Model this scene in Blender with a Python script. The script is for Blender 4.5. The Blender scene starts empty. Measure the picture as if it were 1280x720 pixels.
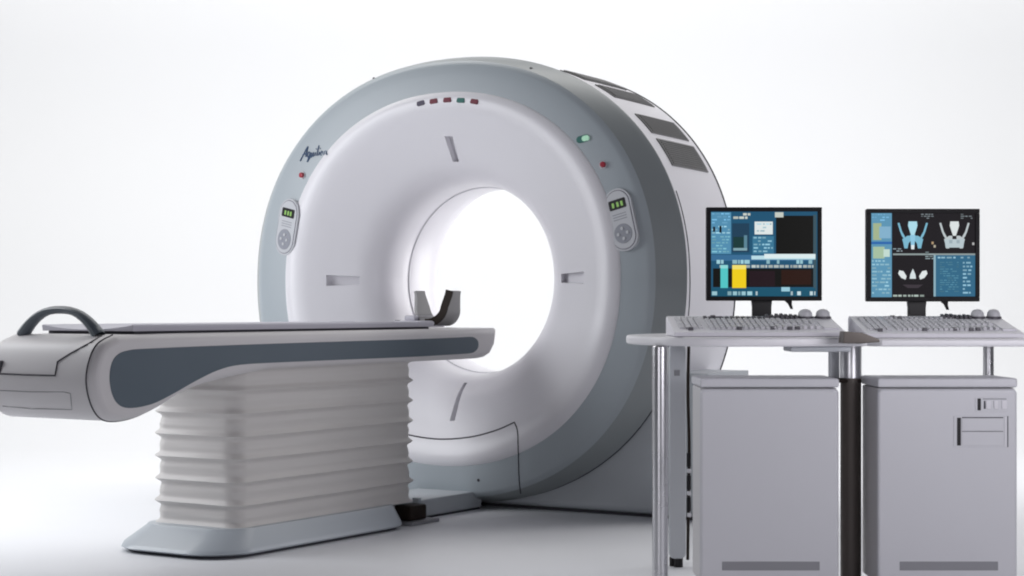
import bpy, bmesh, math, random
import numpy as np
from mathutils import Vector, Matrix
random.seed(7)
PI = math.pi
S = bpy.context.scene
C = S.collection

# ------------------------------------------------------------------ camera
F, HZ, EYE, TH = 2200.0, 385.0, 0.90, math.radians(32)     # focal (px of a 1280 frame), horizon row, eye height, scanner yaw
cam = bpy.data.cameras.new('camera'); camo = bpy.data.objects.new('camera', cam); C.objects.link(camo)
cam.sensor_fit = 'HORIZONTAL'; cam.sensor_width = 36; cam.lens = F / 1280 * 36
cam.shift_y = (HZ - 360) / 1280
cam.clip_end = 200
camo.location = (0, 0, EYE); camo.rotation_euler = (PI / 2, 0, 0)
S.camera = camo

# ------------------------------------------------------------------ light: a white studio sweep, lamps overhead, at the back and to the left, plus added fills
W = bpy.data.worlds.new('World'); S.world = W; W.use_nodes = True
W.node_tree.nodes['Background'].inputs[0].default_value = (0.86, 0.88, 1.0, 1)
W.node_tree.nodes['Background'].inputs[1].default_value = 0.07

def area(name, loc, target, sx, sy, power, col=(1, 1, 1)):
    l = bpy.data.lights.new(name, 'AREA'); l.shape = 'RECTANGLE'; l.size = sx; l.size_y = sy
    l.energy = power; l.color = col
    o = bpy.data.objects.new(name, l); C.objects.link(o); o.location = loc
    o.rotation_euler = (Vector(target) - Vector(loc)).to_track_quat('-Z', 'Y').to_euler()
    return o
area('wall_lamp', (0, 10.0, 6.2), (0, 14.2, 1.6), 21, 1.6, 650, (1.0, 0.99, 0.94))
area('overhead_lamp', (-0.4, 9.3, 5.2), (-0.4, 9.7, 0), 9, 2.4, 150, (1.0, 0.99, 0.99))
area('left_softbox', (-3.5, 7.0, 1.9), (-0.8, 7.7, 1.0), 1.6, 2.2, 72, (0.95, 0.97, 1.0))
area('bore_fill', (0.72, 9.0, 1.05), (-0.42, 8.35, 1.03), .36, .8, 8, (1.0, 0.99, 0.98))  # added light, hidden behind the scanner to whiten the bore's inside
area('front_fill', (-2.2, -1.5, 0.95), (0.7, 7.0, 0.6), 2.5, 1.4, 38, (0.97, 0.95, 1.0))
area('housing_fill', (4.6, 8.6, 1.9), (0.8, 8.1, 1.1), 1.6, 2.0, 42, (0.97, 0.95, 1.0))  # added out of frame to brighten the housing's right side
area('right_fill', (2.1, 3.3, 1.2), (1.12, 5.6, 0.60), 1.2, 0.9, 27, (0.96, 0.94, 1.0))

S.view_settings.view_transform = 'Standard'; S.view_settings.look = 'None'
S.view_settings.exposure = 0; S.view_settings.gamma = 1
S.render.engine = 'CYCLES'; S.cycles.filter_width = 2.0

# ------------------------------------------------------------------ materials
def mat(name, col, rough=0.45, metal=0.0, spec=0.5, coat=0.0, emit=0.0, vary=0.03, bump=0.0, bscale=300):
    m = bpy.data.materials.new(name); m.use_nodes = True
    nt = m.node_tree; b = nt.nodes['Principled BSDF']
    b.inputs['Base Color'].default_value = (*col, 1)
    b.inputs['Roughness'].default_value = rough; b.inputs['Metallic'].default_value = metal
    b.inputs['Specular IOR Level'].default_value = spec
    b.inputs['Coat Weight'].default_value = coat; b.inputs['Coat Roughness'].default_value = 0.15
    if emit:
        b.inputs['Emission Color'].default_value = (*col, 1); b.inputs['Emission Strength'].default_value = emit
    tc = nt.nodes.new('ShaderNodeTexCoord')
    if vary:
        n = nt.nodes.new('ShaderNodeTexNoise'); n.inputs['Scale'].default_value = 6; n.inputs['Detail'].default_value = 5
        nt.links.new(tc.outputs['Object'], n.inputs['Vector'])
        mr = nt.nodes.new('ShaderNodeMapRange'); mr.inputs['To Min'].default_value = rough - vary * 2; mr.inputs['To Max'].default_value = rough + vary * 2
        nt.links.new(n.outputs['Fac'], mr.inputs['Value']); nt.links.new(mr.outputs['Result'], b.inputs['Roughness'])
    if bump:
        n2 = nt.nodes.new('ShaderNodeTexNoise'); n2.inputs['Scale'].default_value = bscale; n2.inputs['Detail'].default_value = 3
        nt.links.new(tc.outputs['Object'], n2.inputs['Vector'])
        bp = nt.nodes.new('ShaderNodeBump'); bp.inputs['Strength'].default_value = bump; bp.inputs['Distance'].default_value = 0.002
        nt.links.new(n2.outputs['Fac'], bp.inputs['Height']); nt.links.new(bp.outputs['Normal'], b.inputs['Normal'])
    return m
M = dict(
    white=mat('white_plastic', (0.72, 0.71, 0.745), 0.34, coat=0.0),
    shell=mat('shell_white', (0.74, 0.73, 0.77), 0.5),
    grey=mat('blue_grey_paint', (0.36, 0.40, 0.43), 0.40, vary=0.008),
    rim=mat('rim_dark_grey', (0.28, 0.305, 0.315), 0.38, vary=0.008),  # darker grey than the front ring
    base=mat('base_grey_paint', (0.50, 0.53, 0.56), 0.45),
    vent=mat('vent_grey', (0.13, 0.13, 0.13), 0.6),
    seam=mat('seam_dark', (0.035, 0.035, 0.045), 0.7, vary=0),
    couch=mat('couch_shell', (0.62, 0.60, 0.61), 0.45, bump=0.05),
    inlay=mat('slate_inlay', (0.075, 0.105, 0.135), 0.5, bump=0.05),
    pad=mat('couch_pad', (0.52, 0.51, 0.57), 0.6, bump=0.1),
    darkpad=mat('holder_grey', (0.24, 0.235, 0.24), 0.5, bump=0.05),
    bronze_shade=mat('bronze_and_shade', (0.11, 0.095, 0.085), 0.38, metal=0.4),  # dark tone includes the lower column's shade; corner joint uses it too
    bellow=mat('bellows_vinyl', (0.60, 0.58, 0.565), 0.5, bump=0.06, bscale=220),
    foot=mat('pedestal_paint', (0.42, 0.46, 0.50), 0.35),
    handle=mat('handle_slate', (0.10, 0.12, 0.14), 0.35),
    brown=mat('brown_dark', (0.022, 0.015, 0.012), 0.7, spec=0.2),
    black=mat('black_plastic', (0.012, 0.011, 0.013), 0.45, spec=0.3),
    bezel=mat('bezel_black', (0.010, 0.009, 0.011), 0.45, spec=0.12),
    beige=mat('cabinet_paint', (0.62, 0.62, 0.65), 0.45, bump=0.06),
    cabside=mat('cabinet_side', (0.60, 0.59, 0.60), 0.5, bump=0.06),
    grille=mat('grille_grey', (0.27, 0.27, 0.29), 0.55),
    steel=mat('brushed_steel', (0.66, 0.66, 0.68), 0.28, metal=1.0),
    alu=mat('aluminium_paint', (0.55, 0.57, 0.60), 0.4, metal=0.3),
    desk=mat('desk_laminate', (0.84, 0.83, 0.86), 0.33),
    key=mat('key_grey', (0.62, 0.62, 0.65), 0.5),
    keydark=mat('key_dark', (0.09, 0.085, 0.10), 0.5),
    kbody=mat('keyboard_shell', (0.74, 0.73, 0.78), 0.45),
    ink=mat('ink_blue', (0.03, 0.07, 0.15), 0.5, vary=0),
    red=mat('red_button', (0.35, 0.03, 0.05), 0.35, vary=0),
    green=mat('green_lamp', (0.45, 0.75, 0.55), 0.25, vary=0, emit=0.25),
    lime=mat('lime_digits', (0.22, 0.42, 0.10), 0.5, vary=0, emit=0.3),
    tealbtn=mat('teal_button', (0.04, 0.16, 0.14), 0.4, vary=0),
    redbtn=mat('maroon_button', (0.18, 0.04, 0.06), 0.4, vary=0),
    greybtn=mat('slate_button', (0.10, 0.09, 0.13), 0.4, vary=0),
    panel=mat('panel_grey', (0.50, 0.51, 0.54), 0.4, vary=0),
    pill=mat('keypad_grey', (0.26, 0.27, 0.31), 0.45, vary=0),
    sweep=mat('studio_white', (0.745, 0.755, 0.785), 0.48, spec=0.3, vary=0.02),
)
def glow_mat():
    m = bpy.data.materials.new('screen_glow'); m.use_nodes = True
    nt = m.node_tree; b = nt.nodes['Principled BSDF']
    a = nt.nodes.new('ShaderNodeAttribute'); a.attribute_name = 'tint'
    b.inputs['Base Color'].default_value = (0.004, 0.004, 0.005, 1); b.inputs['Roughness'].default_value = 0.25; b.inputs['Specular IOR Level'].default_value = 0.02
    nt.links.new(a.outputs['Color'], b.inputs['Emission Color']); b.inputs['Emission Strength'].default_value = 0.9
    return m
M['glow'] = glow_mat()

# ------------------------------------------------------------------ helpers
def link(name, verts, faces, m, parent=None, ang=35, loc=None):
    me = bpy.data.meshes.new(name); me.from_pydata([tuple(v) for v in verts], [], [tuple(f) for f in faces])
    bm = bmesh.new(); bm.from_mesh(me); bmesh.ops.recalc_face_normals(bm, faces=bm.faces); bm.to_mesh(me); bm.free()
    return fin(name, me, m, parent, ang, loc)
def fin(name, me, m, parent, ang=35, loc=None):
    me.materials.append(m)
    if ang:
        for p in me.polygons: p.use_smooth = True
        me.set_sharp_from_angle(angle=math.radians(ang))
    o = bpy.data.objects.new(name, me); C.objects.link(o)
    if ang:
        wn = o.modifiers.new('weighted_normal', 'WEIGHTED_NORMAL'); wn.keep_sharp = True
    if parent: o.parent = parent
    if loc: o.location = loc
    return o
def empty(name, loc, rz=0):
    o = bpy.data.objects.new(name, None); C.objects.link(o); o.location = loc; o.rotation_euler = (0, 0, rz); o.empty_display_size = 0.1
    return o
def tag(o, label, cat, group=None):
    o['label'] = label; o['category'] = cat
    if group: o['group'] = group
    return o
class MB:
    def __init__(s): s.v = []; s.f = []
    def add(s, v, f):
        n = len(s.v); s.v += [tuple(p) for p in v]; s.f += [tuple(i + n for i in q) for q in f]; return s
    def bm(s, b):
        b.verts.index_update(); return s.add([v.co[:] for v in b.verts], [[v.index for v in f.verts] for f in b.faces])
    def box(s, x0, x1, y0, y1, z0, z1, bev=0.0, seg=2, rot=None, piv=None):
        b = bmesh.new(); bmesh.ops.create_cube(b, size=1)
        for v in b.verts: v.co = Vector(((x0 + x1) / 2 + v.co.x * (x1 - x0), (y0 + y1) / 2 + v.co.y * (y1 - y0), (z0 + z1) / 2 + v.co.z * (z1 - z0)))
        if bev: bmesh.ops.bevel(b, geom=b.edges[:], offset=bev, segments=seg, affect='EDGES', profile=0.5)
        if rot is not None: bmesh.ops.rotate(b, verts=b.verts, cent=piv or Vector(((x0 + x1) / 2, (y0 + y1) / 2, (z0 + z1) / 2)), matrix=rot)
        s.bm(b); b.free(); return s
    def prism(s, pts, fn, d0, d1, bev=0.0, seg=3):      # outline pts (p,q) -> fn(p,q,d)
        b = bmesh.new(); n = len(pts)
        A = [b.verts.new(fn(p, q, d0)) for p, q in pts]; B = [b.verts.new(fn(p, q, d1)) for p, q in pts]
        f0 = b.faces.new(A); f1 = b.faces.new(B[::-1])
        for i in range(n): b.faces.new((A[i], A[(i + 1) % n], B[(i + 1) % n], B[i]))
        bmesh.ops.recalc_face_normals(b, faces=b.faces)
        if bev:
            ed = list(set(list(f0.edges) + list(f1.edges)))
            bmesh.ops.bevel(b, geom=ed, offset=bev, segments=seg, affect='EDGES', profile=0.5)
        s.bm(b); b.free(); return s
    def tube(s, pts, r, n=8, cap=True):
        P = [Vector(p) for p in pts]; rings = []
        R = r if isinstance(r, (list, tuple)) else [r] * len(P)
        prev = None
        for i, p in enumerate(P):
            t = (P[min(i + 1, len(P) - 1)] - P[max(i - 1, 0)]).normalized()
            a = prev if prev is not None else (Vector((0, 0, 1)) if abs(t.z) < .9 else Vector((1, 0, 0)))
            a = (a - t * a.dot(t)).normalized(); prev = a; bb = t.cross(a)
            rings.append([p + (a * math.cos(2 * PI * k / n) + bb * math.sin(2 * PI * k / n)) * R[i] for k in range(n)])
        v = [q for g in rings for q in g]; f = []
        for i in range(len(P) - 1):
            for k in range(n): f.append((i * n + k, i * n + (k + 1) % n, (i + 1) * n + (k + 1) % n, (i + 1) * n + k))
        if cap: f.append(tuple(range(n))); f.append(tuple((len(P) - 1) * n + k for k in range(n)))
        return s.add(v, f)
    def cyl(s, x, y, z0, z1, r, n=28, bev=0.0):
        if bev: return s.tube([(x, y, z0), (x, y, z0 + .0005), (x, y, z0 + bev), (x, y, z1 - bev), (x, y, z1 - .0005), (x, y, z1)], [r - bev, r - bev * .8, r, r, r - bev * .8, r - bev], n)
        return s.tube([(x, y, z0), (x, y, z1)], r, n)
    def build(s, name, m, parent=None, ang=35, loc=None): return link(name, s.v, s.f, m, parent, ang, loc)
def smooth_poly(pts, k=6, closed=True):
    P = [np.array(p, float) for p in pts]; n = len(P); out = []
    for i in range(n if closed else n - 1):
        g = (lambda j: P[j % n]) if closed else (lambda j: P[min(max(j, 0), n - 1)])
        a, b, c, d = g(i - 1), g(i), g(i + 1), g(i + 2)
        for j in range(k):
            t = j / k
            out.append(tuple(.5 * ((2 * b) + (c - a) * t + (2 * a - 5 * b + 4 * c - d) * t * t + (3 * b - a - 3 * c + d) * t ** 3)))
    if not closed: out.append(tuple(P[-1]))
    return out
def rrect(x0, x1, y0, y1, r, k=6):
    out = []
    for cx, cy, a in ((x1 - r, y1 - r, 0), (x0 + r, y1 - r, 90), (x0 + r, y0 + r, 180), (x1 - r, y0 + r, 270)):
        for i in range(k + 1):
            t = math.radians(a + 90 * i / k); out.append((cx + r * math.cos(t), cy + r * math.sin(t)))
    return out

# ------------------------------------------------------------------ the studio floor and sweep
v = [(-14, -6, 0), (14, -6, 0), (14, 11, 0), (-14, 11, 0)]
o = link('floor', v, [(0, 1, 2, 3)], M['sweep'], ang=0); o['kind'] = 'structure'
v = []; f = []
prof = [(11, 0)] + [(11 + 3 * math.sin(t), 3 - 3 * math.cos(t)) for t in [PI / 2 * i / 24 for i in range(1, 25)]] + [(14, 9)]
for y, z in prof: v += [(-14, y, z), (14, y, z)]
for i in range(len(prof) - 1): f.append((2 * i, 2 * i + 1, 2 * i + 3, 2 * i + 2))
o = link('backdrop', v, f, M['sweep']); o['kind'] = 'structure'

# ------------------------------------------------------------------ scanner frame: local x = right across the face, y = back along the bore, z = up
GC = (-0.315, 7.9); ct, st = math.cos(TH), math.sin(TH); ZC = 1.03
def glob(l, a, z): return (GC[0] + l * ct + a * st, GC[1] - l * st + a * ct, z)
def pix(l, a, z):
    X, Y, Z = glob(l, a, z); return 640 + F * X / Y, HZ - F * (Z - EYE) / Y
def on_face(px, py, a):                                   # point of the plane y=a
    q = (px - 640) / F
    l = (q * (GC[1] + ct * a) - GC[0] - st * a) / (ct + st * q)
    Y = GC[1] - l * st + a * ct
    return l, EYE - (py - HZ) * Y / F
def on_side(px, py, l):                                   # point of the plane x=l -> (y, z)
    q = (px - 640) / F
    a = (q * (GC[1] - st * l) - GC[0] - ct * l) / (st - ct * q)
    Y = GC[1] - l * st + a * ct
    return a, EYE - (py - HZ) * Y / F
def sup(A, B, n, phi):
    c, s = math.cos(phi), math.sin(phi)
    return A * math.copysign(abs(c) ** (2 / n), c), ZC + B * math.copysign(abs(s) ** (2 / n), s)

# stations of the face: (vertical radius, horizontal radius, depth)
bell = [(.434, .438, .355), (.436, .440, .30), (.445, .450, .24), (.466, .474, .19), (.50, .512, .148), (.54, .556, .116), (.59, .612, .088), (.64, .668, .062), (.70, .736, .030), (.755, .802, .002), (.805, .863, -.009), (.836, .902, .004), (.843, .910, .018)]
bell = smooth_poly(bell, 5, closed=False)
ringp = [(.832, .898, .0072), (.840, .906, .0076), (.852, .920, .0085), (.91, .978, .014), (.958, 1.024, .024), (.972, 1.042, .032), (.983, 1.060, .046), (.996, 1.090, .080), (1.006, 1.130, .122), (1.011, 1.149, .142), (1.0125, 1.152, .150), (1.010, 1.147, .157), (.995, 1.13, .158)]
OX = -.024                                                # the rim sits a touch off the bore's axis
ringp = [(B, A - .03 if B < .845 else A + .020 * (B - .845) / .16, a) for B, A, a in ringp]
NN = 2.16
def surface(name, stations, m, phis, parent, nfun=None, push=None, ang=40, ox=0.0):
    v = []; f = []; n = len(phis)
    for si, (B, A, a) in enumerate(stations):
        for pi_, ph in enumerate(phis):
            x, z = sup(A, B, nfun(B) if nfun else NN, ph); d = push(si, pi_, B, ph) if push else 0
            v.append((x + ox, a + d, z))
    for i in range(len(stations) - 1):
        for k in range(n): f.append((i * n + k, i * n + (k + 1) % n, (i + 1) * n + (k + 1) % n, (i + 1) * n + k))
    return link(name, v, f, m, parent, ang)
nf = lambda B: 2.0 + .16 * min(1, max(0, (B - .44) / .5))
uni = [2 * PI * i / 256 for i in range(256)]

gantry = empty('scanner_gantry', (GC[0], GC[1], 0), -TH)
tag(gantry, 'large white ring-shaped body scanner with grey-blue rim and round open bore behind the couch', 'scanner')

# slots in the trumpet face: angle, half width (m), radial range
slots = [(math.radians(90.3), .017, .533, .647), (PI, .021, .533, .664), (0.0, .021, .535, .677), (math.radians(-89), .011, .47, .64)]
st_b = sorted(set([s[0] for s in [(b[0],) for b in bell]]))
stat = list(bell)
def interp(B):
    for i in range(len(bell) - 1):
        if bell[i][0] <= B <= bell[i + 1][0]:
            t = (B - bell[i][0]) / (bell[i + 1][0] - bell[i][0]); return tuple(bell[i][j] + t * (bell[i + 1][j] - bell[i][j]) for j in range(3))
for _, _, b0, b1 in slots:
    for b in (b0, b0 + .003, b1 - .003, b1): stat.append(interp(b))
stat.sort(key=lambda q: q[0] * 1000 - q[2])
tmp = [stat[0]]
for q in stat[1:]:
    if q[0] - tmp[-1][0] > 1e-5 : tmp.append(q)
stat = tmp
phis = list(uni)
def half(sl, e=0): return (sl[1] + e) / (.5 * (sl[2] + sl[3]))
for sl in slots:
    for e in (-.003, 0):
        for sg in (-1, 1): phis.append((sl[0] + sg * half(sl, e)) % (2 * PI))
phis = sorted(set(round(p, 6) for p in phis))
def push(si, pi_, B, ph):
    for sl in slots:
        d = (ph - sl[0] + PI) % (2 * PI) - PI
        if abs(d) <= half(sl, -.0029) and sl[2] + .0029 <= B <= sl[3] - .0029: return .035
    return 0
surface('face_cover', stat, M['white'], phis, gantry, nf, push)
surface('front_ring', ringp[:7], M['grey'], uni, gantry, ox=OX)
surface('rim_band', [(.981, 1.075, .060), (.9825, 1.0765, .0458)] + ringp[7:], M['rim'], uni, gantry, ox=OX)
tube = [(.434, .438, .3555), (.429, .432, .359), (.429, .432, .364), (.433, .436, .367), (.430, .432, .38), (.428, .430, .43), (.428, .428, .50), (.436, .436, .56), (.455, .455, .62), (.50, .50, .69), (.57, .57, .76), (.68, .68, .815), (.80, .80, .838)]
surface('bore_tube', tube, M['white'], uni, gantry, lambda B: 2.0)
hous = [(.98, 1.11, .152), (.998, 1.130, .156), (1.0, 1.130, .17), (1.003, 1.108, .40), (1.002, 1.085, .65), (1.0, 1.068, .80), (.992, 1.058, .832), (.975, 1.04, .842), (.80, .80, .842)]
def hs(a):
    for i in range(len(hous) - 2):
        if hous[i][2] <= a <= hous[i + 1][2]:
            t = (a - hous[i][2]) / (hous[i + 1][2] - hous[i][2]); return hous[i][1] + t * (hous[i + 1][1] - hous[i][1]), hous[i][0] + t * (hous[i + 1][0] - hous[i][0])
HN = 2.16
def hpt(phi, a, out=0.0):
    A, B = hs(a); x, z = sup(A + out, B + out, HN, phi); return (x, a, z)
surface('housing', hous, M['shell'], uni, gantry, lambda B: HN if B > .9 else 2.0)
def sup_pt(ph):
    x, z = sup(1.137, 1.001, NN, ph); return (x, .166, z)
# rear trim line and side seam
MB().tube([hpt(2 * PI * i / 180, .805, .001) for i in range(181)], .005, 6).build('rear_trim', M['seam'], gantry)
MB().tube([hpt(math.radians(-50 + 70 * i / 60), .235 + .02 * math.cos(i / 60 * PI), .0005) for i in range(61)], .0028, 6).build('side_seam', M['seam'], gantry)
MB().tube([sup_pt(math.radians(-91 + 66 * i / 60)) for i in range(61)], .0075, 6).build('shadow_gap', M['seam'], gantry)
# vents on the shoulder
va0, va1 = .30, .735
angs = [(27.3, 35.6), (37.6, 44.5), (51.7, 58.2), (61.4, 68.7)]
angs += [(180 - b, 180 - a) for a, b in angs]
for p0, p1 in angs:
    v = []; f = []; nu, nv = 10, 10
    def vp(u, w, out): return hpt(math.radians(p0 + (p1 - p0) * w), va0 + (va1 - va0) * u, out)
    for j in range(nv + 1):
        for i in range(nu + 1): v.append(vp(i / nu, j / nv, .0045))
    n0 = len(v)
    for j in range(nv):
        for i in range(nu): f.append((j * (nu + 1) + i, j * (nu + 1) + i + 1, (j + 1) * (nu + 1) + i + 1, (j + 1) * (nu + 1) + i))
    rim = [(i, 0) for i in range(nu)] + [(nu, j) for j in range(nv)] + [(i, nv) for i in range(nu, 0, -1)] + [(0, j) for j in range(nv, 0, -1)]
    for (i, j) in rim: v.append(vp(i / nu, j / nv, -.004))
    for q in range(len(rim)):
        i, j = rim[q]; i2, j2 = rim[(q + 1) % len(rim)]
        f.append((j * (nu + 1) + i, j2 * (nu + 1) + i2, n0 + (q + 1) % len(rim), n0 + q))
    ve = link('vent', v, f, M['vent'], gantry)
    g = MB()
    for w in [x / 12 for x in range(1, 12)]: g.tube([vp(.04 + .92 * u / 8, w, .006) for u in range(9)], .0028, 5)
    g.build('louvre', M['vent'], ve)
# base stand
MB().prism([(-1.22, .012), (1.22, .012), (1.22, .625), (.80, .625), (.66, .50), (.52, .30), (-.52, .30), (-.66, .50), (-.80, .625), (-1.22, .625)], lambda p, q, d: (p, d, q), .18, .64, .035, 4).build('base', M['base'], gantry)
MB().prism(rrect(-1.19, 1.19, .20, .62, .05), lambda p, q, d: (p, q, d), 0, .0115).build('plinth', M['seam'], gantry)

# points on the face surface nearest a pixel
full = [(*q, 0.0) for q in bell[:-2]] + [(*q, OX) for q in ringp[2:]]
grid = []
for (B, A, a, o1), (B2, A2, a2, o2) in zip(full[:-1], full[1:]):
    for t in [q / 8 for q in range(8)]:
        b = (B + (B2 - B) * t, A + (A2 - A) * t, a + (a2 - a) * t)
        for i in range(1400): x, z = sup(b[1], b[0], nf(b[0]), 2 * PI * i / 1400); grid.append((x + o1 + (o2 - o1) * t, b[2], z))
G = np.array(grid); GX = GC[0] + G[:, 0] * ct + G[:, 1] * st; GY = GC[1] - G[:, 0] * st + G[:, 1] * ct
GPX = 640 + F * GX / GY; GPY = HZ - F * (G[:, 2] - EYE) / GY
def on_front(px, py):
    d = (GPX - px) ** 2 + (GPY - py) ** 2
    k = np.argsort(d)[:6]; w = 1 / (d[k] + .05); p = (G[k] * w[:, None]).sum(0) / w.sum()
    return tuple(p)
def front_line(pts, r, name, m, lift=0.0):
    P = [on_front(*q) for q in smooth_poly(pts, 8, closed=False)]
    return MB().tube([(x, y - lift, z) for x, y, z in P], r, 6).build(name, m, gantry)
front_line([(440, 520), (480, 536), (523, 546), (555, 549), (590, 546), (620, 538), (643, 528)], .0035, 'cover_seam', M['seam'])
front_line([(643, 528), (647, 540), (648, 570), (649, 600), (651, 618)], .0028, 'cover_seam', M['seam'])
front_line([(443, 522), (444, 560), (446, 600)], .0028, 'cover_seam', M['seam'])
# front furniture, each built flat on the tangent frame of the face
def frame(px, py):
    p = Vector(on_front(px, py)); q = Vector(on_front(px + 14, py)); r = Vector(on_front(px, py - 14))
    n = (q - p).cross(r - p).normalized()
    if n.y > 0: n = -n
    return p, n
def plate(name, px, py, ang, w, h, th, m, parent=gantry, rad=None, lift=0.0, k=6, bev=.001, fr=None, deep=.004):
    p, n = fr or frame(px, py)
    up = Vector((math.sin(ang), 0, math.cos(ang))); up = (up - n * up.dot(n)).normalized(); right = up.cross(-n).normalized()
    if right.x < 0: right = -right
    def fn(a, b, d): return p + right * a + up * b + n * (d + lift)
    return MB().prism(rrect(-w / 2, w / 2, -h / 2, h / 2, rad if rad is not None else min(w, h) * .25, k), fn, -deep, th, bev, 2).build(name, m, parent)
for (px, py, mm) in ((526, 129, 'greybtn'), (542, 126.5, 'redbtn'), (559, 125, 'redbtn'), (576, 125.5, 'tealbtn'), (593, 127, 'redbtn')):
    plate('indicator_light', px, py, math.radians((px - 560) * .33), .040, .022, .004, M[mm])
sl = plate('status_lamp', 729, 173.5, math.radians(-12), .060, .030, .005, M['tealbtn'], rad=.0145)
plate('lens', 732.5, 173, math.radians(-12), .034, .024, .010, M['green'], sl, rad=.0115)
def button(px, py, r):
    b = plate('emergency_button', px, py, 0, r * 2.6, r * 2.6, .003, M['panel'], rad=r * 1.29)
    plate('cap', px + .5, py, 0, r * 1.8, r * 1.8, .016, M['red'], b, rad=r * .89, bev=.004)
button(754, 206, .014); button(378, 219, .014)
for (px, py) in ((467, 98), (664, 85), (598, 600)):
    plate('screw', px, py, 0, .014, .014, .002, M['seam'], rad=.0069)
def control(px, py, ang, w, h, tilt):
    p = Vector(on_front(px, py)); n = Vector((tilt[0], -1, tilt[1])).normalized(); p = p + n * tilt[2]; up = Vector((math.sin(ang), 0, math.cos(ang))); up = (up - n * up.dot(n)).normalized()
    def fr(du, dx=0):
        right = up.cross(-n).normalized(); right = right if right.x > 0 else -right
        return (p + up * du + right * dx, n)
    b = plate('control_panel', px, py, ang, w + .022, h + .022, .004, M['panel'], rad=(w + .022) / 2 - .001, k=12, bev=.003, fr=(p, n), deep=.03)
    plate('groove_shade', px, py, ang, w + .006, h + .006, .0052, M['greybtn'], b, rad=(w + .006) / 2 - .001, k=12, fr=(p, n))  # raised dark ring painted as the shadow line round the oval face
    plate('panel_face', px, py, ang, w, h, .0065, M['panel'], b, rad=w / 2 - .001, k=12, fr=(p, n))
    plate('display', px, py, ang, w * .74, h * .17, .008, M['black'], b, rad=.006, fr=fr(h * .27))
    g = fr(h * .27)
    for dx in (-.020, .002, .022):
        plate('digit', px, py, ang, .011, h * .085, .0095, M['lime'], b, rad=.003, fr=fr(h * .265, dx))
    for i in range(3): plate('text_line', px, py, ang, w * .6, .004, .0072, M['pill'], b, rad=.001, fr=fr(h * (.10 - .045 * i)))
    pad = plate('keypad', px, py, ang, w * .76, w * .76, .0085, M['pill'], b, rad=w * .375, k=12, fr=fr(-h * .24))
    for dx, du in ((0, .022), (0, -.022), (.022, 0), (-.022, 0)):
        plate('button', px, py, ang, .014, .014, .012, M['panel'], b, rad=.006, fr=fr(-h * .24 + du, dx))
control(361, 284, math.radians(12), .128, .25, (-.22, .03, .010)); control(777, 275, math.radians(-14), .110, .25, (.0, .03, .004))

# hand-written name on the rim: A q u i l i o n
strokes = [
    [(0, -.25), (.16, .1), (.42, .72), (.60, 1.05), (.58, .6), (.56, .1)], [(.18, .32), (.42, .38), (.72, .36)],
    [(.98, .42), (.82, .5), (.72, .3), (.78, .06), (.92, .1), (1.0, .42), (.90, -.1), (.80, -.42), (.94, -.2), (1.1, .1)],
    [(1.12, .44), (1.10, .12), (1.22, .04), (1.36, .40)], [(1.37, .44), (1.38, .10), (1.46, .06)],
    [(1.58, .42), (1.58, .06)], [(1.60, .70), (1.61, .76)],
    [(1.86, 1.05), (1.80, .5), (1.80, .06)], [(2.02, .42), (2.02, .06)], [(2.05, .70), (2.06, .76)],
    [(2.38, .38), (2.26, .42), (2.20, .22), (2.28, .05), (2.40, .08), (2.44, .26), (2.38, .38)],
    [(2.60, .42), (2.60, .05)], [(2.60, .22), (2.74, .43), (2.84, .32), (2.85, .10), (2.98, .08)]]
mb = MB()
for s_ in strokes:
    pts = smooth_poly(s_, 5, closed=False) if len(s_) > 2 else s_
    P = [on_front(376 + x * 11.2 + y * 2.2, 198 - y * 13 - x * 1.4) for x, y in pts]
    mb.tube([(x, y - .0015, z) for x, y, z in P], .0036, 6)
mb.build('lettering', M['ink'], gantry)

# ------------------------------------------------------------------ patient couch (same axes as the scanner)
SB = lambda px, py, l=.26: on_side(px, py, l)
couch = empty('patient_couch', (*glob(0, -1.1, 0)[:2], 0), -TH)
tag(couch, 'long patient couch with slate side stripe on a pleated grey bellows pedestal, by the scanner', 'couch')
OY = 1.1                                                   # couch parts are written in scanner axes and shifted into the couch's own
def CL(p): return (p[0], p[1] + OY, p[2])
Wd = .26
zt, zb = .812, .680
endp = [SB(*p) for p in ((281, 474), (239, 487), (203, 509), (176, 522), (150, 527), (133, 522), (122, 503), (117, 476), (121, 450), (131, 430), (150, 419))]
out = [(.062, zt), (.060, .775), (.048, .735), (.012, .697), (-.03, .683), (-.08, .679), (-.9, .676), (-1.50, .674)]
out = out + smooth_poly(endp, 4, closed=False) + [(-2.0, zt)]
body = MB(); body.prism(out, lambda p, q, d: CL((d, p, q)), -Wd, Wd, .03, 4)
body.build('couch_body', M['couch'], couch, 30)
inl = [SB(*p) for p in ((588, 421), (594, 422.6), (597.5, 427), (597.5, 434), (594, 439), (588, 441.5), (570, 442.8), (517, 446), (420, 450), (350, 453), (300, 456), (272, 463), (245, 476), (215, 493), (190, 505), (165, 510), (150, 507), (141, 495), (137, 475), (139, 456), (146, 444), (160, 438), (190, 435.5), (300, 431), (420, 427), (517, 424), (570, 421.9))]
inl = smooth_poly(inl, 4)
MB().prism(inl, lambda p, q, d: CL((d, p, q)), Wd - .006, Wd + .0018, .0015, 2).build('side_inlay', M['inlay'], couch, 30)
MB().prism([(p, q) for p, q in inl], lambda p, q, d: CL((d, p, q)), -Wd - .0018, -Wd + .006, .0015, 2).build('side_inlay', M['inlay'], couch, 30)
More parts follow.
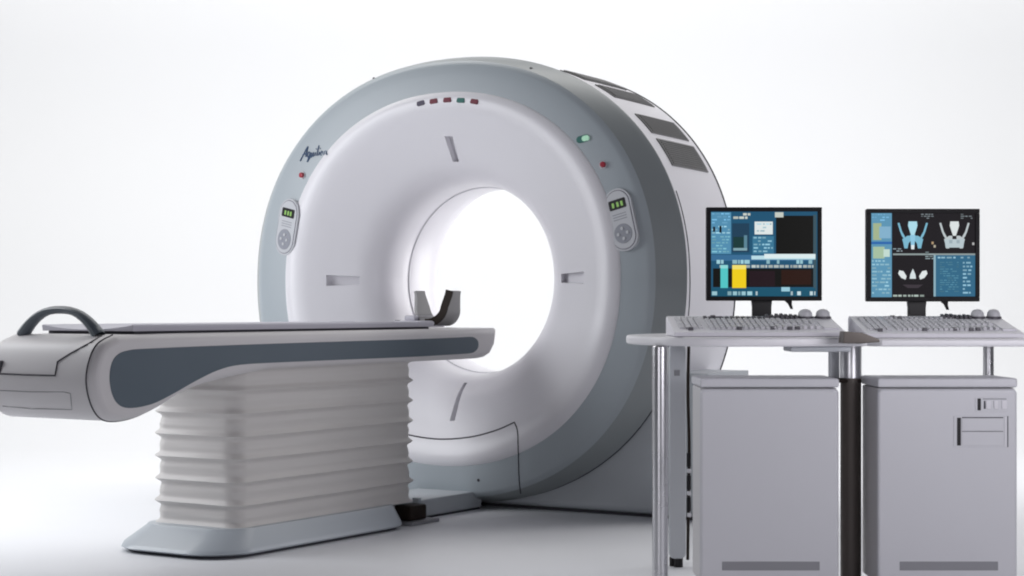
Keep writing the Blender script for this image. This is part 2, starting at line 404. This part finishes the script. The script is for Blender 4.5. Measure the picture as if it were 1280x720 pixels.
# sliding top: shallow curved cradle board
v = []; f = []; nx = 20; ys = [-2.16, -2.15, -.30, -.285]
top = []
for i in range(nx + 1):
    x = -.215 + .43 * i / nx; top.append((x, .827 + .016 * abs(x / .215) ** 2.2))
prof = top + [(.219, .837), (.215, .821), (-.215, .821), (-.219, .837)]
MB().prism(prof, lambda p, q, d: CL((p, d, q)), -2.17, -.375, .003, 2).build('tabletop', M['pad'], couch)
MB().box(-.205, .205, -2.15 + OY, -.40 + OY, zt - .004, .8208).build('slide_rail', M['seam'], couch)
# foot-end shell details
def end_y(z):
    best = [p for p in smooth_poly(endp, 12, closed=False) if p[0] < -2.1]
    lo = min(best, key=lambda p: abs(p[1] - z)); return lo[0]
def E(px, py):                                             # point on the rounded end wall
    l = -.1; a = -2.4
    for _ in range(12):
        l, z = on_face(px, py, a); a = end_y(z)
    return l, a, z
def end_line(pts, r, name='panel_seam', m='seam'):
    P = []
    for q in smooth_poly(pts, 6, closed=False):
        l, a, z = E(*q); P.append(CL((max(-.258, min(.258, l)), a - .0006, z)))
    return MB().tube(P, r, 6).build(name, M[m], couch)
def flat_line(pts, r, name='panel_seam', m='seam'):
    P = []
    for (x0, y0), (x1, y1) in zip(pts[:-1], pts[1:]):
        for t in range(6):
            l, a, z = E(x0 + (x1 - x0) * t / 6, y0 + (y1 - y0) * t / 6); P.append(CL((max(-.258, min(.258, l)), a - .0006, z)))
    return MB().tube(P, r, 6).build(name, M[m], couch)
flat_line([(-4, 467), (30, 468.5), (69, 469.5), (72, 452), (88, 442), (110, 430), (120, 424), (129, 419)], .0028)
flat_line([(-4, 488), (40, 490), (80, 490), (88, 492), (90, 512), (40, 511), (-4, 507)], .0012, 'panel_line', 'grille')
def sect(l):                                               # seam ring round the foot end, in a plane across the couch
    return [CL((l, p[0], p[1])) for p in smooth_poly(endp, 6, closed=False)]
def seam_ring():
    P = []
    for p in smooth_poly(endp, 6, closed=False):
        if p[0] < -2.05: P.append(CL((Wd - .034, p[0], p[1])))
    c = Vector(CL((Wd, -2.2, .68)))
    return MB().tube([Vector(q) + Vector((0, (q[1] - c.y), (q[2] - c.z))).normalized() * .0006 for q in P], .0028, 6).build('panel_seam', M['seam'], couch)
seam_ring()
l, a, z = E(1, 459)
MB().box(l - .03, l + .006, a + OY - .003, a + OY + .02, z - .022, z + .022, .003).build('pull_recess', M['seam'], couch)
# arched grab handle over the foot end, plus its raised cover
ar = []
for i in range(25):
    t = PI * i / 24; x_ = -math.cos(t) * (1.0 - .0 * t); ar.append((-.022 + .182 * x_, .806 + .088 * (1 - abs(x_) ** 2.5)))
for i, p in enumerate(ar): pass
hm = MB(); v = []; f = []
n = len(ar)
for i, (x, z) in enumerate(ar):
    t = PI * i / 24; w = .017 + .006 * abs(math.cos(t)); th = .0135 + .010 * abs(math.cos(t)) ** 3
    q0, q1 = ar[max(i - 1, 0)], ar[min(i + 1, n - 1)]; L_ = math.hypot(q1[0] - q0[0], q1[1] - q0[1]); nx_, nz_ = -(q1[1] - q0[1]) / L_, (q1[0] - q0[0]) / L_
    for k in range(10):
        c_, s_ = math.cos(2 * PI * k / 10), math.sin(2 * PI * k / 10)
        v.append(CL((x + nx_ * th * c_, -2.27 + w * s_, z + nz_ * th * c_)))
for i in range(n - 1):
    for k in range(10): f.append((i * 10 + k, i * 10 + (k + 1) % 10, (i + 1) * 10 + (k + 1) % 10, (i + 1) * 10 + k))
link('grab_handle', v, f, M['handle'], couch)
# pedestal
ped = [(-.215, .262), (-.225, .276)]
rings = [(0.012, .285, -1.80, -.60, .17), (.018, .290, -1.81, -.595, .17), (.035, .286, -1.80, -.60, .17), (.088, .246, -1.70, -.62, .13), (.096, .238, -1.69, -.625, .12), (.098, .20, -1.6, -.65, .10)]
v = []; f = []
for z, w, y0, y1, r in rings:
    for x, y in rrect(-w, w, y0, y1, r, 8): v.append(CL((x, y, z)))
n = len(v) // len(rings)
for i in range(len(rings) - 1):
    for k in range(n): f.append((i * n + k, i * n + (k + 1) % n, (i + 1) * n + (k + 1) % n, (i + 1) * n + k))
f.append(tuple(range(n))[::-1]); f.append(tuple((len(rings) - 1) * n + k for k in range(n)))
link('pedestal_base', v, f, M['foot'], couch)
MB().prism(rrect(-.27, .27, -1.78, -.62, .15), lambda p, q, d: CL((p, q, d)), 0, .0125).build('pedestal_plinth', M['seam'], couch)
# bellows
v = []; f = []; NZ = 7; sub = 14; z0, z1 = .094, .682; rows = NZ * sub
for j in range(rows + 1):
    u = j / sub; fr_ = u - math.floor(u); d = min(fr_, 1 - fr_)
    off = .0165 * math.exp(-(d / .125) ** 2) - .004 * math.exp(-((fr_ - .80) / .16) ** 2) - .006
    z = z0 + (z1 - z0) * j / rows
    pts = rrect(-.207 - off, .207 + off, -1.632 - off, -.50 + off, .06, 10)
    # long runs need points so the fabric can sag
    ring = []
    for i in range(len(pts)):
        p, q = pts[i], pts[(i + 1) % len(pts)]; L = math.hypot(q[0] - p[0], q[1] - p[1]); m_ = 14 if L > .2 else 1
        for t in range(m_): ring.append((p[0] + (q[0] - p[0]) * t / m_, p[1] + (q[1] - p[1]) * t / m_))
    for (x, y) in ring:
        wob = .0012 * math.sin(5 * x + 3.3 * y + 2.1 * math.floor(u + .5)) + .0007 * math.sin(9 * y - 5 * x + 1.3 * math.floor(u + .5))
        yc = y + 1.066; ex = math.copysign(max(abs(x) - .155, 0), x); ey = math.copysign(max(abs(yc) - .514, 0), yc)
        L = math.hypot(ex, ey) or 1
        bul = .005 * math.sin(PI * fr_)
        v.append(CL((x + ex / L * (bul + wob), y + ey / L * (bul + wob), z + wob * .8)))
n = len(v) // (rows + 1)
for i in range(rows):
    for k in range(n): f.append((i * n + k, i * n + (k + 1) % n, (i + 1) * n + (k + 1) % n, (i + 1) * n + k))
link('bellows', v, f, M['bellow'], couch, 60)
# floor rail between couch and scanner with its dark coupling
MB().box(-.15, .15, -.66 + OY, .10 + OY, .006, .082, .008).build('floor_rail', M['base'], couch)
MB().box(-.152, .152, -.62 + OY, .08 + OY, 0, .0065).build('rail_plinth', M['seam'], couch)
MB().box(-.14, .14, -.64 + OY, -.51 + OY, .0825, .0935, .002).build('bellows_support', M['brown'], couch)
MB().box(.151, .235, -.575 + OY, -.455 + OY, .016, .078, .008).build('coupling', M['brown'], couch)
MB().box(.152, .262, -.60 + OY, -.40 + OY, .0, .015, .004).build('coupling_plate', M['grille'], couch)
MB().box(.155, .19, -.452 + OY, -.43 + OY, .016, .10, .005).build('coupling_bracket', M['foot'], couch)

# ------------------------------------------------------------------ head holder on the couch tip
hh = empty('head_holder', glob(0, -.035, .822), -TH)
tag(hh, 'small U-shaped grey head holder with dark edges standing on the tip of the couch', 'head holder')
U = []
for i in range(33):
    t = -1 + 2 * i / 32
    if abs(t) < .55: x = .082 * math.sin(t / .55 * PI / 2); z = .075 * (1 - math.cos(t / .55 * PI / 2))
    else: x = math.copysign(.082 + .016 * ((abs(t) - .55) / .45), t); z = .075 + .075 * ((abs(t) - .55) / .45)
    U.append((x, z, t))
def strip(th_in, th_out, y0f, y1f, name, m, t0=-2):
    v = []; f = []
    for i, (x, z, t) in enumerate(U):
        if t < t0: continue
        a = Vector(U[max(i - 1, 0)][:2]); b = Vector(U[min(i + 1, 32)][:2]); d = (b - a).normalized(); n = Vector((-d.y, d.x))   # points inwards
        for off, yy in ((th_in, y0f(t)), (th_in, y1f(t)), (-th_out, y1f(t)), (-th_out, y0f(t))): v.append((x + n.x * off, yy, z + n.y * off + .004))
    m_ = len(v) // 4 - 1
    for i in range(m_):
        for k in range(4): f.append((i * 4 + k, i * 4 + (k + 1) % 4, i * 4 + 4 + (k + 1) % 4, i * 4 + 4 + k))
    f.append((0, 1, 2, 3)); f.append(tuple(m_ * 4 + k for k in range(4)))
    return link(name, v, f, m, hh)
wid = lambda t: .033 + .045 * max(0, 1 - abs(t) / .9)
strip(.007, .007, lambda t: -wid(t), lambda t: wid(t), 'cradle', M['darkpad'])
strip(.026, .009, lambda t: -wid(t) - .008, lambda t: -wid(t) + .002, 'edge_padding', M['brown'], -.12)
MB().box(-.125, .03, -.17, .02, -.006, .022, .006).build('mounting_plate', M['pad'], hh)
MB().box(-.12, -.06, -.09, .07, .02, .045, .008).build('clamp', M['pad'], hh)
MB().tube([(-.13, -.14, .012), (-.10, -.15, .012)], .012, 12).build('clamp_knob', M['brown'], hh)

# ------------------------------------------------------------------ workstation: helpers in world axes
def XW(px, Y): return (px - 640) / F * Y
def ZW(py, Y): return EYE - (py - HZ) / F * Y

def desk_top(name, root, pts, z0, z1, m='desk'):
    return MB().prism(pts, lambda p, q, d: (p - root.location.x, q - root.location.y, d), z0, z1, .009, 4).build(name, M[m], root)
dl = empty('desk', (.75, 5.85, 0))
tag(dl, 'white workstation desk with rounded left end and steel legs, nearer the scanner', 'desk', 'workstation desks')
pts = []
for i in range(17):
    t = PI / 2 + PI * i / 16; pts.append((.66 + .285 * math.cos(t), 5.78 + .43 * math.sin(t)))
pts = pts[::-1] if False else pts
pts = [(1.09, 6.21)] + pts + [(.85, 5.365), (1.09, 5.40)]
desk_top('desktop', dl, pts, .782, .811)
def rel(root): return root.location.x, root.location.y
rx, ry = rel(dl)
lx = XW(825, 5.48)
g = MB().cyl(lx - rx, 5.48 - ry, .02, .782, .0245, 32, .003).build('leg', M['steel'], dl)
MB().cyl(lx - rx, 5.48 - ry, 0, .0195, .02, 20).build('levelling_foot', M['black'], g)
g = MB().prism(rrect(XW(836, 6.12) - rx, XW(857, 6.12) - rx, .03, .775, .02), lambda p, q, d: (p, d, q), 6.12 - ry - .02, 6.12 - ry + .02, .006, 3).build('leg', M['alu'], dl)
MB().cyl(XW(848, 6.12) - rx, 6.12 - ry, 0, .031, .016, 16).cyl(XW(841, 6.12) - rx, 6.14 - ry, 0, .031, .010, 16).build('levelling_foot', M['black'], g)
MB().box(XW(842, 6.12) - rx, XW(849, 6.12) - rx, 6.098 - ry - .001, 6.10 - ry, .665, .685).build('leg_slot', M['grille'], g)
cx = XW(1063.5, 5.80)
g = MB().cyl(cx - rx, 5.80 - ry, 0, .668, .034, 32).build('leg', M['bronze_shade'], dl)  # lower column: shade between the cabinets is put into its dark colour
MB().cyl(cx - rx, 5.80 - ry, .668, .782, .0355, 36, .002).build('collar', M['steel'], g)
MB().box(XW(1037, 5.86) - rx, XW(1049, 5.86) - rx, 5.85 - ry, 5.89 - ry, .66, .782, .005).build('post_plate', M['alu'], dl)
MB().box(XW(1037, 5.8) - rx, cx - rx + .03, 5.77 - ry, 5.86 - ry, .655, .6675, .003).build('collar_plate', M['brown'], dl)
MB().box(.57 - rx, 1.04 - rx, 6.06 - ry, 6.09 - ry, .769, .7815, .004).build('crossbar', M['alu'], dl)
# dark joint where the two tops meet
jp = [(XW(1052, 5.30), ZW(429, 5.30)), (XW(1054, 5.30), ZW(414, 5.30)), (XW(1076, 5.30), ZW(415.5, 5.30)), (XW(1098, 5.30), ZW(424, 5.30)), (XW(1098, 5.30), ZW(427.5, 5.30)), (XW(1074, 5.30), ZW(429.5, 5.30))]
MB().prism(jp, lambda p, q, d: (p - rx, d - ry, q), 5.28, 5.355, .003, 2).build('corner_joint', M['bronze_shade'], dl)
MB().box(XW(985, 5.5) - rx, 1.05 - rx, 5.44 - ry, 5.60 - ry, .764, .7815, .005).build('bracket', M['alu'], dl)

dr = empty('desk', (1.45, 5.85, 0))
tag(dr, 'white workstation desk cut by the right edge, carrying the monitor with body scans', 'desk', 'workstation desks')
rx, ry = rel(dr)
desk_top('desktop', dr, [(1.1, 6.21), (1.095, 5.42), (1.13, 5.375), (1.80, 5.36), (1.84, 5.40), (1.84, 6.17), (1.80, 6.21)][::-1], .782, .807)
px_ = XW(1235.5, 6.05)
g = MB().cyl(px_ - rx, 6.05 - ry, .02, .782, .0185, 28).build('leg', M['steel'], dr)
MB().cyl(px_ - rx, 6.05 - ry, 0, .0195, .015, 16).build('levelling_foot', M['black'], g)
g = MB().cyl(1.77 - rx, 5.48 - ry, .02, .782, .0245, 32, .003).build('leg', M['steel'], dr)
MB().cyl(1.77 - rx, 5.48 - ry, 0, .0195, .02, 20).build('levelling_foot', M['black'], g)
MB().box(1.14 - rx, 1.80 - rx, 6.06 - ry, 6.09 - ry, .769, .7815, .004).build('crossbar', M['alu'], dr)

# ------------------------------------------------------------------ keyboards
def keyboard(x0, x1, label, dark):
    r = empty('console_keyboard', ((x0 + x1) / 2, 5.42, .8115 if not dark else .8075)); tag(r, label, 'keyboard', 'console keyboards on the desks')
    w = .27; r.scale = ((x1 - x0) / .54, 1, 1); D = .30; hb = .062 if not dark else .066; hf = .016
    slope = (hb - hf - .004) / D
    def fn(p, q, d): return (d, p, q)
    out = [(0, .001), (0, hf - .003), (.006, hf), (.02, hf + .002), (D - .012, hb), (D, hb - .006), (D, .001)]
    MB().prism(out, fn, -w, w, .003, 2).build('keyboard_shell', M['kbody'], r)
    def ztop(y): return hf + .002 + (hb - hf - .002) * (y - .02) / (D - .032)
    def keys(xa, xb, ya, yb, nx, ny, m, h=.007, gap=.22, skip=0, name='key_block'):
        g = MB(); dx, dy = (xb - xa) / nx, (yb - ya) / ny
        for i in range(nx):
            for j in range(ny):
                if skip and random.random() < skip: continue
                cx, cy = xa + dx * (i + .5), ya + dy * (j + .5); a = math.atan(slope)
                hx, hy = dx * (1 - gap) / 2, dy * (1 - gap) / 2
                zc = ztop(cy)
                g.box(cx - hx, cx + hx, cy - hy, cy + hy, zc - .004, zc + h * random.uniform(.8, 1.15), .0015, 1, Matrix.Rotation(a, 3, 'X'), Vector((cx, cy, zc)))
        return g.build(name, m, r)
    k1 = M['key']
    keys(-w + .02, -w + .10, .05, .25, 4, 7, k1)
    keys(-w + .115, -w + .125 + .24, .04, .21, 14, 5, k1, .008)
    keys(-w + .115, -w + .125 + .24, .225, .27, 14, 1, M['keydark'] if not dark else k1, .006, .35)
    keys(.06, .20, .035, .10, 7, 1, M['white'] if not dark else k1, .010, .42, name='switch_row')
    keys(.055, .20, .115, .20, 7, 3, k1, .008)
    keys(.05, .16, .225, .275, 7, 1, M['keydark'], .012, .3, name='dark_key_block')
    for (x, y) in ((-w + .055, .035), (-w + .15, .255), (-w + .17, .235), (.045, .05), (.10, .045), (.125, .05), (-.06, .045)):
        MB().box(x - .008, x + .008, y - .007, y + .007, ztop(y) - .003, ztop(y) + .009, .002).build('dark_key', M['keydark'], r)
    for dx in (.185, .243):
        z = ztop(.265)
        d = MB().tube([(dx, .262, z - .006), (dx, .262, z + .006), (dx, .262, z + .016), (dx, .262, z + .024), (dx, .262, z + .027)], [.0235, .0235, .022, .015, .004], 24).build('dial', M['key'], r)
        MB().tube([(dx, .262, z - .006), (dx, .262, z + .003)], .0275, 24).build('dial_ring', M['keydark'], d)
    keys(.205, w - .012, .03, .22, 1, 1, M['kbody'], .004, .1, name='palm_pad')
    return r
keyboard(XW(843, 5.42), XW(1058, 5.42), 'pale grey control keyboard with two round dials below the yellow-bar monitor', False)
keyboard(XW(1083, 5.42), XW(1281, 5.42), 'grey control keyboard with two round dials below the body-scan monitor', True)

# ------------------------------------------------------------------ monitors
def monitor(px0, px1, py0, py1, npx0, npx1, label, rects, tab):
    Y = 5.95; x0, x1, z0, z1 = XW(px0, Y), XW(px1, Y), ZW(py1, Y), ZW(py0, Y)
    base = .811 if px0 < 1000 else .807
    cx = (x0 + x1) / 2; r = empty('flat_monitor', (cx, Y, base)); tag(r, label, 'monitor', 'flat monitors on the desks')
    b = .0155; w = (x1 - x0) / 2; zl, zh = z0 - base, z1 - base
    g = MB(); g.box(-w, w, -.004, .026, zl, zh, .004)                       # shell
    g.box(-w * .8, w * .8, .02, .05, zl + .03, zh - .03, .012); g.build('monitor_shell', M['bezel'], r)
    g = MB()
    for (a, c, d, e) in ((-w, w, zl, zl + b), (-w, w, zh - b, zh), (-w, -w + b, zl + b, zh - b), (w - b, w, zl + b, zh - b)): g.box(a + .0005, c - .0005, -.010, -.0042, d + .0005, e - .0005, .0012)
    g.build('bezel', M['bezel'], r)
    # picture: quads in a 0..100 frame, layered 0.15 mm apart
    v = []; f = []; cols = []
    sx0, sx1, sz0, sz1 = -w + b - .001, w - b + .001, zl + b - .001, zh - b + .001
    for k, (a, c, d, e, col) in enumerate([(0, 100, 0, 100, (.01, .01, .012))] + rects):
        y = -.0046 - .000012 * k; n = len(v)
        def q(u, t): return (sx0 + (sx1 - sx0) * u / 100, y, sz1 - (sz1 - sz0) * t / 100)
        if isinstance(a, list): pp = [q(*p) for p in a]
        else: pp = [q(a, d), q(c, d), q(c, e), q(a, e)]
        v += pp; f.append(tuple(range(n, n + len(pp)))); cols.append(col)
    me = bpy.data.meshes.new('screen'); me.from_pydata(v, [], f)
    at = me.color_attributes.new('tint', 'FLOAT_COLOR', 'CORNER')
    for p in me.polygons:
        for li in p.loop_indices: at.data[li].color = (*cols[p.index], 1)
    fin('screen', me, M['glow'], r, 0)
    nx0, nx1 = XW(npx0, Y) - cx, XW(npx1, Y) - cx
    MB().prism([(nx0 - .006, zl + .03), (nx0, zl - .02), (nx0, .012), (nx1, .012), (nx1, zl - .02), (nx1 + .006, zl + .03)], lambda p, q_, d: (p, d, q_), .0265, .052, .004, 2).build('stand_neck', M['black'], r)
    MB().prism(rrect((nx0 + nx1) / 2 - .11, (nx0 + nx1) / 2 + .11, -.05, .12, .05), lambda p, q_, d: (p, q_, d), .001, .014, .004, 2).build('stand_foot', M['black'], r)
    tx = XW(tab, Y) - cx
    MB().prism([(tx - .016, zl + .004), (tx + .014, zl + .004), (tx + .013, zl - .012), (tx + .017, zl - .028), (tx + .009, zl - .028), (tx, zl - .010)], lambda p, q_, d: (p, d, q_), -.003, .006, .0012, 1).build('cable_clip', M['bezel'], r)
    return r
rnd = random.Random(3)
def lines(x0, x1, y0, y1, n, col, fill=.6, h=.45):
    out = []; dy = (y1 - y0) / n
    for i in range(n):
        x = x0
        while x < x1 - 1:
            w = rnd.uniform(1.5, 5)
            if rnd.random() < fill:
                k = rnd.uniform(.7, 1.25); out.append((x, min(x + w, x1), y0 + dy * i, y0 + dy * (i + h), tuple(c * k for c in col)))
            x += w + rnd.uniform(.6, 1.6)
    return out
TEAL = (.02, .10, .19); MID = (.10, .30, .48); LT = (.36, .66, .78); WH = (.82, .88, .88); BLK = (.010, .010, .009); NAVY = (.012, .045, .12)
R1 = [(0, 100, 0, 100, TEAL), (61, 96, 5, 52, BLK), (96, 99, 4, 95, (.05, .10, .13)), (0, 19, 1, 50, MID)]
R1 += lines(1, 18, 2, 16, 4, (.20, .50, .75), .8) + lines(1, 18, 17, 28, 3, LT, .7) + lines(1, 18, 29, 50, 6, (.22, .52, .62), .8)
R1 += [(2, 4, 18, 24, BLK), (8, 10, 17, 25, BLK), (20, 36, 14, 48, (.02, .06, .11)), (21, 31, 30, 43, (.015, .05, .05)), (31, 34, 28, 46, (.12, .26, .34)), (21, 34, 43, 46, (.25, .42, .48))]
R1 += lines(21, 38, 2, 10, 2, (.60, .64, .58), .75, .7) + [(41, 58, 12, 27, WH)] + lines(43, 57, 14, 26, 3, (.5, .72, .80), .5)
R1 += [(39, 59, 29, 50, (.05, .20, .33))] + lines(40, 58, 30, 50, 5, (.30, .58, .72), .75) + [(60, 68, 1, 7, (.62, .66, .60))]
R1 += [(0, 96, 51, 58, (.05, .17, .33)), (38, 98, 52, 56.5, (.55, .80, .88)), (50, 98, 50, 55, (.80, .93, .95))] + lines(2, 96, 57, 62, 1, (.35, .62, .70), .6, .9) + lines(2, 96, 63, 67, 1, (.50, .56, .54), .8, .8)
R1 += [(2, 96, 67, 89, BLK), (36, 60, 70, 88, (.022, .012, .016)), (66, 94, 69, 86, (.03, .012, .008)), (9, 16, 64, 90, (.10, .62, .62)), (9, 16, 63, 67, (.30, .75, .75)), (20, 33, 64, 90, (.95, .68, .015)), (20, 33, 63, 68, (.98, .82, .18))]
R1 += [(0, 98, 90, 100, (.015, .10, .17)), (66, 74, 89, 94, LT)] + lines(1, 40, 94, 99, 1, (.35, .60, .68), .85, .9) + lines(42, 98, 94, 99, 1, (.6, .75, .80), .45, .9)
monitor(883, 1027, 259, 376, 942, 966, 'black flat monitor showing one yellow and one teal bar on its screen', R1, 985)

def poly(pts, col): return (pts, None, None, None, col)
def mirror(pts, cx): return [(2 * cx - x, y) for x, y in pts][::-1]
R2 = [(0, 100, 0, 100, (.012, .010, .012)), (0, 20, 0, 100, (.12, .33, .50))]
R2 += lines(1, 19, 1, 11, 3, (.20, .48, .72), .8) + [(2, 10, 12, 32, (.40, .50, .30)), (8, 19, 16, 30, (.25, .48, .66)), (0, 20, 34, 37, (.03, .15, .45)), (2, 13, 40, 54, (.42, .58, .40)), (12, 18, 43, 52, (.60, .78, .70))]
R2 += lines(1, 19, 56, 98, 10, (.30, .55, .66), .75)
def bones(cx, w, tone, t2):
    out = []
    out.append(poly([(cx - 4 * w, 10), (cx + 4 * w, 10), (cx + 4.5 * w, 15), (cx + 3 * w, 21), (cx + 1.4 * w, 27), (cx - 1.4 * w, 27), (cx - 3 * w, 21), (cx - 4.5 * w, 15)], t2))
    arm = [(cx - 14.5 * w, 12), (cx - 12.8 * w, 11.5), (cx - 10.2 * w, 22), (cx - 7.5 * w, 28), (cx - 8 * w, 31.5), (cx - 10.5 * w, 27), (cx - 12.2 * w, 22)]
    out += [poly(arm, tone), poly(mirror(arm, cx), tone)]
    rib = [(cx - 10 * w, 31), (cx - 5 * w, 27), (cx - 2 * w, 27), (cx - 2 * w, 33), (cx - 4 * w, 36), (cx - 5 * w, 42), (cx - 8 * w, 42), (cx - 9 * w, 36)]
    out += [poly(rib, tone), poly(mirror(rib, cx), tone)]
    return out
R2 += bones(40, 1.0, (.22, .52, .68), (.45, .78, .90)) + [poly([(37.5, 26), (42.5, 26), (41.5, 42), (38.5, 42)], (.30, .62, .82)), poly([(38.5, 38), (41.5, 38), (41.5, 43), (38.5, 43)], (.85, .92, .95))]
R2 += bones(80, 1.0, (.56, .62, .64), (.78, .84, .84)) + [poly([(70.5, 31), (89.5, 31), (88.5, 41), (71.5, 41)], (.52, .62, .66)), (75, 78, 32, 36, (.36, .45, .50)), (82, 85, 32, 36, (.36, .45, .50))]
R2 += lines(48, 62, 1, 8, 3, (.22, .26, .28), .7) + lines(86, 99, 1, 8, 3, (.22, .26, .28), .7) + [(58, 60, 34, 37, (.5, .35, .2)), (60, 62, 38, 41, (.5, .45, .35)), (97, 99, 35, 38, (.5, .5, .5))]
R2 += [(21, 100, 48, 50, (.30, .36, .36)), (60, 62, 50, 99, (.30, .48, .56)), (62, 100, 50, 99, (.035, .15, .26))] + lines(64, 97, 52, 56, 1, (.32, .55, .68), .8) + lines(66, 84, 58, 95, 14, (.08, .24, .34), .8) + lines(88, 97, 58, 98, 9, (.28, .52, .66), .85)
R2 += lines(21, 30, 42, 47, 2, (.40, .5, .55), .6) + lines(52, 62, 46, 56, 4, (.28, .36, .38), .7) + lines(21, 60, 97, 99.5, 1, (.40, .48, .44), .8, .9)
R2 += [poly([(27, 68), (31, 69), (34, 75), (33, 79), (29, 77), (26, 72)], WH), poly(mirror([(27, 68), (31, 69), (34, 75), (33, 79), (29, 77), (26, 72)], 40), WH), poly([(37.5, 73), (40, 66), (42.5, 73), (43, 78), (37, 78)], (.75, .84, .86)), poly([(30, 85), (50, 85), (45, 89), (35, 89)], (.05, .04, .05))]
monitor(1083, 1224, 261, 377, 1138, 1160, 'black flat monitor showing two body scans with raised arms', R2, 1180)

# ------------------------------------------------------------------ computer cabinets
def cabinet(px0, px1, label, drives):
    Y = 5.58; x0, x1 = XW(px0, Y), XW(px1, Y); cx = (x0 + x1) / 2; w = (x1 - x0) / 2; zt_ = .677
    r = empty('computer_cabinet', (cx, Y, 0)); tag(r, label, 'cabinet', 'computer cabinets under the desks')
    MB().box(-w + .003, w - .003, .022, .262, .022, zt_ - .031, .006).build('cabinet_body', M['cabside'], r)
    MB().box(-w, w, -.002, .268, zt_ - .029, zt_, .007, 3).build('lid', M['beige'], r)
    fp = MB().prism(rrect(-w, w, .03, zt_ - .033, .016, 5), lambda p, q, d: (p, d, q), 0, .0215, .011, 4).build('front_panel', M['beige'], r)
    zz0, zz1 = ZW(713, Y), ZW(702, Y)
    g = MB().box(-w + .07, w - .062, -.0015, .004, zz0, zz1, .001); g.build('grille', M['grille'], r)
    for sx in (-w + .05, w - .05):
        for sy in (.05, .22): MB().cyl(sx, sy, 0, .0215, .018, 16).build('foot', M['black'], r)
    if drives:
        def D(pxa, pxb, pya, pyb, y0, m, name, par=r, bev=.001): return MB().box(XW(pxa, Y) - cx, XW(pxb, Y) - cx, y0, .004, ZW(pyb, Y), ZW(pya, Y), bev).build(name, M[m], par)
        b = D(1192, 1259, 520, 559, -.002, 'beige', 'drive_bay')
        D(1196, 1201, 522, 557, -.0028, 'black', 'drive_slot', b); D(1202, 1254, 523, 538.5, -.0045, 'beige', 'drive_tray', b); D(1202, 1254, 540, 557, -.0035, 'beige', 'drive_tray', b)
        D(1202, 1254, 521.3, 522.6, -.0026, 'seam', 'drive_gap', b); D(1202, 1254, 538.6, 539.9, -.0026, 'grille', 'drive_gap', b); D(1255.5, 1258, 521, 558, -.004, 'white', 'drive_edge', b); D(1259.3, 1260.2, 520, 559, -.0024, 'seam', 'drive_gap', b)
        b = D(1219, 1259, 497, 514.5, -.002, 'beige', 'switch_panel')
        D(1221.5, 1226, 498, 513, -.0028, 'black', 'slot', b); D(1228, 1258, 498, 499.3, -.0026, 'grille', 'slot', b)
        for p, q in ((1232, 1238), (1242, 1247), (1252, 1258)): D(p, q, 501, 511, -.0055, 'white', 'push_button', b)
        D(1229.5, 1231.5, 501, 511, -.003, 'seam', 'slot', b)
    return r
cabinet(875, 1049, 'plain pale grey computer cabinet under the desk nearer the scanner', False)
cabinet(1097, 1272, 'pale grey computer cabinet with drive slots at its upper right corner', True)

# ------------------------------------------------------------------ cable hanging behind the left desk
Yc = 6.2
cp = smooth_poly([(XW(861, Yc), Yc, .775), (XW(860, Yc), Yc, .60), (XW(861.5, Yc), Yc, .42), (XW(861, Yc), Yc + .01, .25), (XW(860, Yc), Yc, .10), (XW(860, Yc), Yc + .01, .012)], 6, closed=False)
cb = empty('cable', (XW(861, Yc), Yc, 0))
tag(cb, 'thin dark cable with plugs hanging behind the rear leg of the left desk', 'cable')
off = Vector((XW(861, Yc), Yc, 0))
MB().tube([Vector(p) - off for p in cp], .0055, 8).build('cord', M['brown'], cb)
for py in (575, 603, 630):
    z = ZW(py, Yc); MB().box(-.0075, .0075, -.008, .008, z - .026, z + .026, .004).build('plug', M['black'], cb)
    MB().box(-.006, .008, -.012, .008, z - .045, z - .031, .003).build('plug_collar', M['white'], cb)
